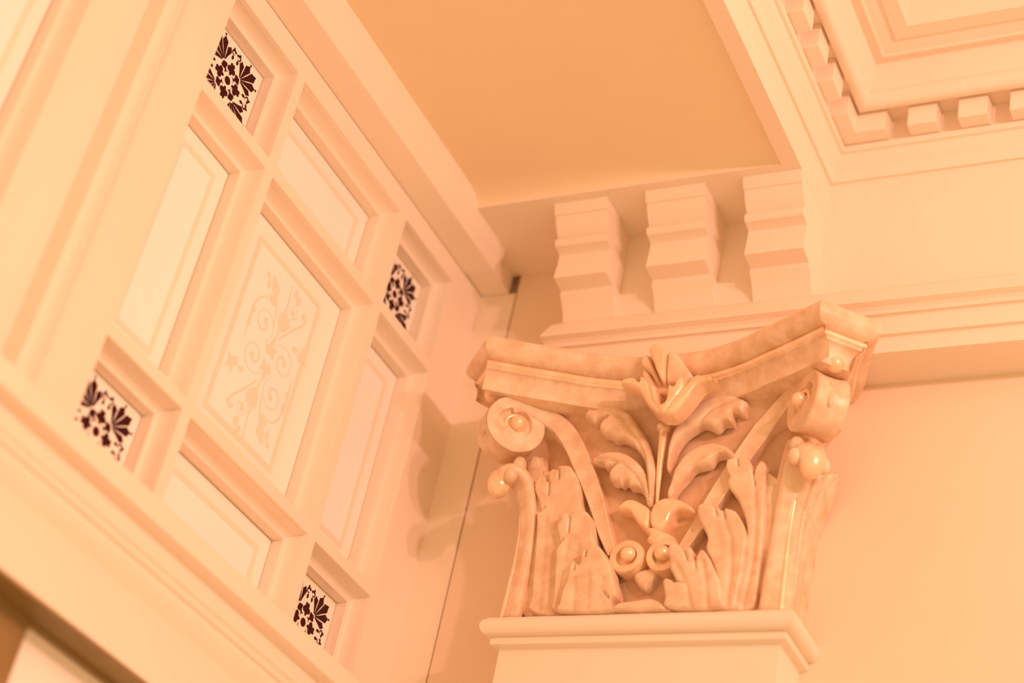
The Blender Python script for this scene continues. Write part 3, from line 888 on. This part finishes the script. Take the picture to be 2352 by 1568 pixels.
def acanthus(side):
    mir = side > 0
    path = [(0.172, 0.000, .017, .030), (0.173, 0.060, .016, .028), (0.173, 0.120, .015, .025), (0.170, 0.180, .015, .024), (0.161, 0.228, .016, .026), (0.147, 0.264, .017, .028), (0.128, 0.285, .018, .029), (0.110, 0.283, .019, .029), (0.099, 0.267, .019, .026), (0.099, 0.252, .015, .020), (0.104, 0.243, .006, .008)]
    C = curve_pts(path, 5)
    secs = []
    M, d, nrm = corner(side)
    for i, c in enumerate(C):
        t = C[min(i + 1, len(C) - 1)][:2] - C[max(i - 1, 0)][:2]
        t = t / (np.linalg.norm(t) + 1e-12)
        o2 = np.array((-t[1], t[0]))                     # outward in the diagonal plane
        row = []
        for k in range(24):
            a = 2 * math.pi * k / 24
            ca, sa = math.cos(a), math.sin(a)
            rad = c[2] * (1 + 0.16 * math.exp(-((math.degrees(a) % 360 - 0) / 16) ** 2) + 0.16 * math.exp(-((math.degrees(a) % 360 - 360) / 16) ** 2)) - 0.0022 * math.exp(-((abs((math.degrees(a) + 180) % 360 - 180) - 34) / 12) ** 2)
            s = c[0] + o2[0] * rad * ca
            h = c[1] + o2[1] * rad * ca
            row.append(at(side, s, c[3] * sa, h))
        secs.append(row)
    leaf = new_obj('acanthus_leaf', *loft(secs, closed_v=True), PLASTER, cap, smooth=True)
    # gilded ridge and gilded curl tip
    rid = curve_pts([(0.1545, 0.001, 0), (0.1555, 0.060, 0), (0.1568, 0.120, 0), (0.1545, 0.176, 0), (0.1480, 0.214, 0)], 6)
    secs = []
    for i, c in enumerate(rid):
        w = 0.0048 * (1 - 0.6 * i / len(rid))
        secs.append([at(side, c[0] - w * math.cos(a), w * 1.4 * math.sin(a) - 0.001, c[1]) for a in [2 * math.pi * k / 8 for k in range(8)]])
    new_obj('gilt_rib', *loft(secs, closed_v=True), GILT, leaf, smooth=True)
    tipc = at(side, 0.0965, 0.0, 0.2590)
    new_obj('curl_tip', *sphere(tipc, 0.0230, (0.95, 0.95, 1.28)), GILT, leaf, smooth=True)
    for a, hh in ((0.020, 0.300), (-0.020, 0.300), (0.027, 0.268), (-0.027, 0.268)):
        new_obj('curl_lobe', *sphere(at(side, 0.122 if hh > 0.28 else 0.108, a, hh), 0.0125, (1, 1, 1.25)), PLASTER, leaf, smooth=True)
    v4 = [[(-1150, 640), (-1120, 350), (-1100, 80)], [(-880, 700), (-860, 400), (-840, 80)], [(-600, 600), (-640, 300)]]
    v3 = [[(-1475, 1500), (-1450, 900), (-1420, 150)], [(-1230, 1300), (-1200, 700), (-1160, 200)]]
    v2 = [[(-2040, 2000), (-1960, 1300), (-1870, 200)], [(-1800, 2000), (-1740, 1300), (-1680, 300)]]
    v1 = [[(-2350, 2400), (-2270, 1500), (-2150, 200)]]
    n4 = [[(-1187, 1010), (-1180, 800)], [(-985, 1240), (-985, 1040)], [(-455, 265), (-560, 380)]]
    n3 = [[(-1472, 1930), (-1470, 1600)], [(-1640, 1400), (-1560, 1480)]]
    n2 = [[(-2077, 2720), (-2060, 2450)], [(-1903, 2930), (-1890, 2750)], [(-2180, 2140), (-2100, 2220)]]
    n1 = [[(-2320, 3120), (-2360, 2850)]]
    notch = {'lobe1': n1, 'lobe2': n2, 'lobe3': n3, 'lobe4': n4}
    lobes = (('lobe1', v1, .0060, .0042, .006), ('lobe2', v2, .0060, .0042, .010), ('lobe3', v3, .0060, .0042, .009), ('lobe4', v4, .0060, .0045, .006))
    for key, vs, bl, rd, cu in lobes:
        if mir:
            fl_, nt_ = RIGHT_VEINS['r' + key]
            relief('leaflet', 'r' + key, bl, rd, 0.030, PLASTER, leaf, False, fl_, 0.0036, 0.0050, curl=cu, curl_from=0.6, step=.0028, notches=nt_)
        else:
            relief('leaflet', key, bl, rd, 0.030, PLASTER, leaf, False, vs, 0.0022, 0.0055, curl=cu, curl_from=0.6, step=.0028, notches=notch[key])
    for key, vs, bl, rd, cu in lobes[:2]:
        relief('leaflet', key, bl, rd, 0.030, PLASTER, leaf, mir, vs, 0.0022, 0.0055, curl=0.012 if key == 'lobe1' else 0.042, curl_from=0.55, step=.0036, notches=notch[key], remap=to_side)
    return leaf

for side in (-1, 1):
    volute(side)
    volute_stem(side)
    acanthus(side)

# inner helix leaves, two to a side
hv_u = [[(-1480, 4230), (-1200, 4170), (-850, 4000), (-560, 3640), (-300, 3200), (-140, 2600), (-75, 2240)]]
hv_l = [[(-1250, 3170), (-1000, 3130), (-700, 3020), (-420, 2780), (-220, 2500), (-100, 2190)]]
relief('helix_leaf', 'helix_u', .013, .011, .016, PLASTER, cap, False, hv_u, .004, .0032, step=.0026)
relief('helix_leaf', 'helix_l', .012, .011, .016, PLASTER, cap, False, hv_l, .004, .0032, step=.0026)
mirr = lambda L: [[(-a, b) for a, b in p] for p in L]
relief('helix_leaf', 'helix_ru', .013, .011, .016, PLASTER, cap, False, [[(a + 30, b) for a, b in p] for p in mirr(hv_u)], .004, .0032, step=.0026)
relief('helix_leaf', 'helix_rl', .012, .011, .016, PLASTER, cap, False, [[(a + 150, b + 40) for a, b in p] for p in mirr(hv_l)], .004, .0032, step=.0026)

# flower on the abacus and its stalk
flo = relief('fleuron', 'cup', .012, .0075, .030, GILT, cap, step=.0026, veins=[[(-180, 4380), (-20, 3950), (180, 3660)], [(560, 4170), (430, 3900), (280, 3660)]], vein_depth=.004, vein_w=.0026)
relief('petal', 'petal_c', .002, .004, .020, PLASTER, flo, step=.004, outline=[(-430, 4950), (-300, 5060), (-100, 5090), (120, 5020), (330, 4860), (520, 4560), (300, 4250), (0, 4250), (-250, 4420), (-420, 4620)], push=-0.014)
for key, b in (('petal_ll', .006), ('petal_l', .0075), ('petal_r', .0085), ('petal_c', .011)):
    relief('petal', key, b, .0065, .030, PLASTER if key != 'petal_c' else GILT, flo, step=.0026)
stalk = curve_pts([(0.0035, 2.4870, 0.2200, .0028), (0.0005, 2.4820, 0.2800, .0052), (-0.0010, 2.4780, 0.3400, .0076), (-0.0018, 2.4760, 0.3660, .0088), (-0.0020, 2.4755, 0.3690, .0125), (-0.0020, 2.4755, 0.3790, .0135), (-0.0020, 2.4755, 0.3850, .0080)], 6)
secs = [[(XC + c[0] + c[3] * math.cos(a), c[1] + c[3] * math.sin(a), Z0 + c[2]) for a in [2 * math.pi * k / 14 for k in range(14)]] for c in stalk]
new_obj('flower_stalk', *loft(secs, closed_v=True), GILT, cap, smooth=True)
for key in ('calyx_l', 'calyx_r'):
    relief('calyx_leaf', key, .012, .010, .022, GILT, cap, step=.0030)
relief('calyx_knot', 'knot', .010, .008, .026, GILT, cap, step=.003)

def small_volute(side):
    cu, ch, R_, y = side * 0.0345 + 0.0010, 0.1150, 0.0325, 2.4760
    V, F = [], []
    NA, NR = 48, 18
    for i in range(NR + 1):
        r = R_ * i / NR
        for j in range(NA):
            th = 2 * math.pi * j / NA
            if r > R_ * 0.56:
                hh = 0.0015 * math.sin(math.pi * (r / R_ - 0.56) / 0.44)
            else:
                hh = -0.011
            if i == NR:
                hh = -0.003
            V.append((XC + cu + r * math.cos(th), y - hh, Z0 + ch + r * math.sin(th)))
    for i in range(NR):
        for j in range(NA):
            F.append((i * NA + j, i * NA + (j + 1) % NA, (i + 1) * NA + (j + 1) % NA, (i + 1) * NA + j))
    b = len(V)
    for j in range(NA):
        th = 2 * math.pi * j / NA
        V.append((XC + cu + R_ * math.cos(th), 2.507, Z0 + ch + R_ * math.sin(th)))
    for j in range(NA):
        F.append((NR * NA + j, NR * NA + (j + 1) % NA, b + (j + 1) % NA, b + j))
    v = new_obj('small_volute', V, F, GILT, cap, angle=40)
    new_obj('eye', *sphere((XC + cu - 0.003 * side, y + 0.001, Z0 + ch + 0.004), 0.0140), GILT, v, smooth=True)
small_volute(-1)
small_volute(1)
relief('tongue', 'tongue', .009, .016, .016, PLASTER, cap, step=.003)
relief('base_leaf', 'scallop', .012, .008, .020, PLASTER, cap, step=.003)
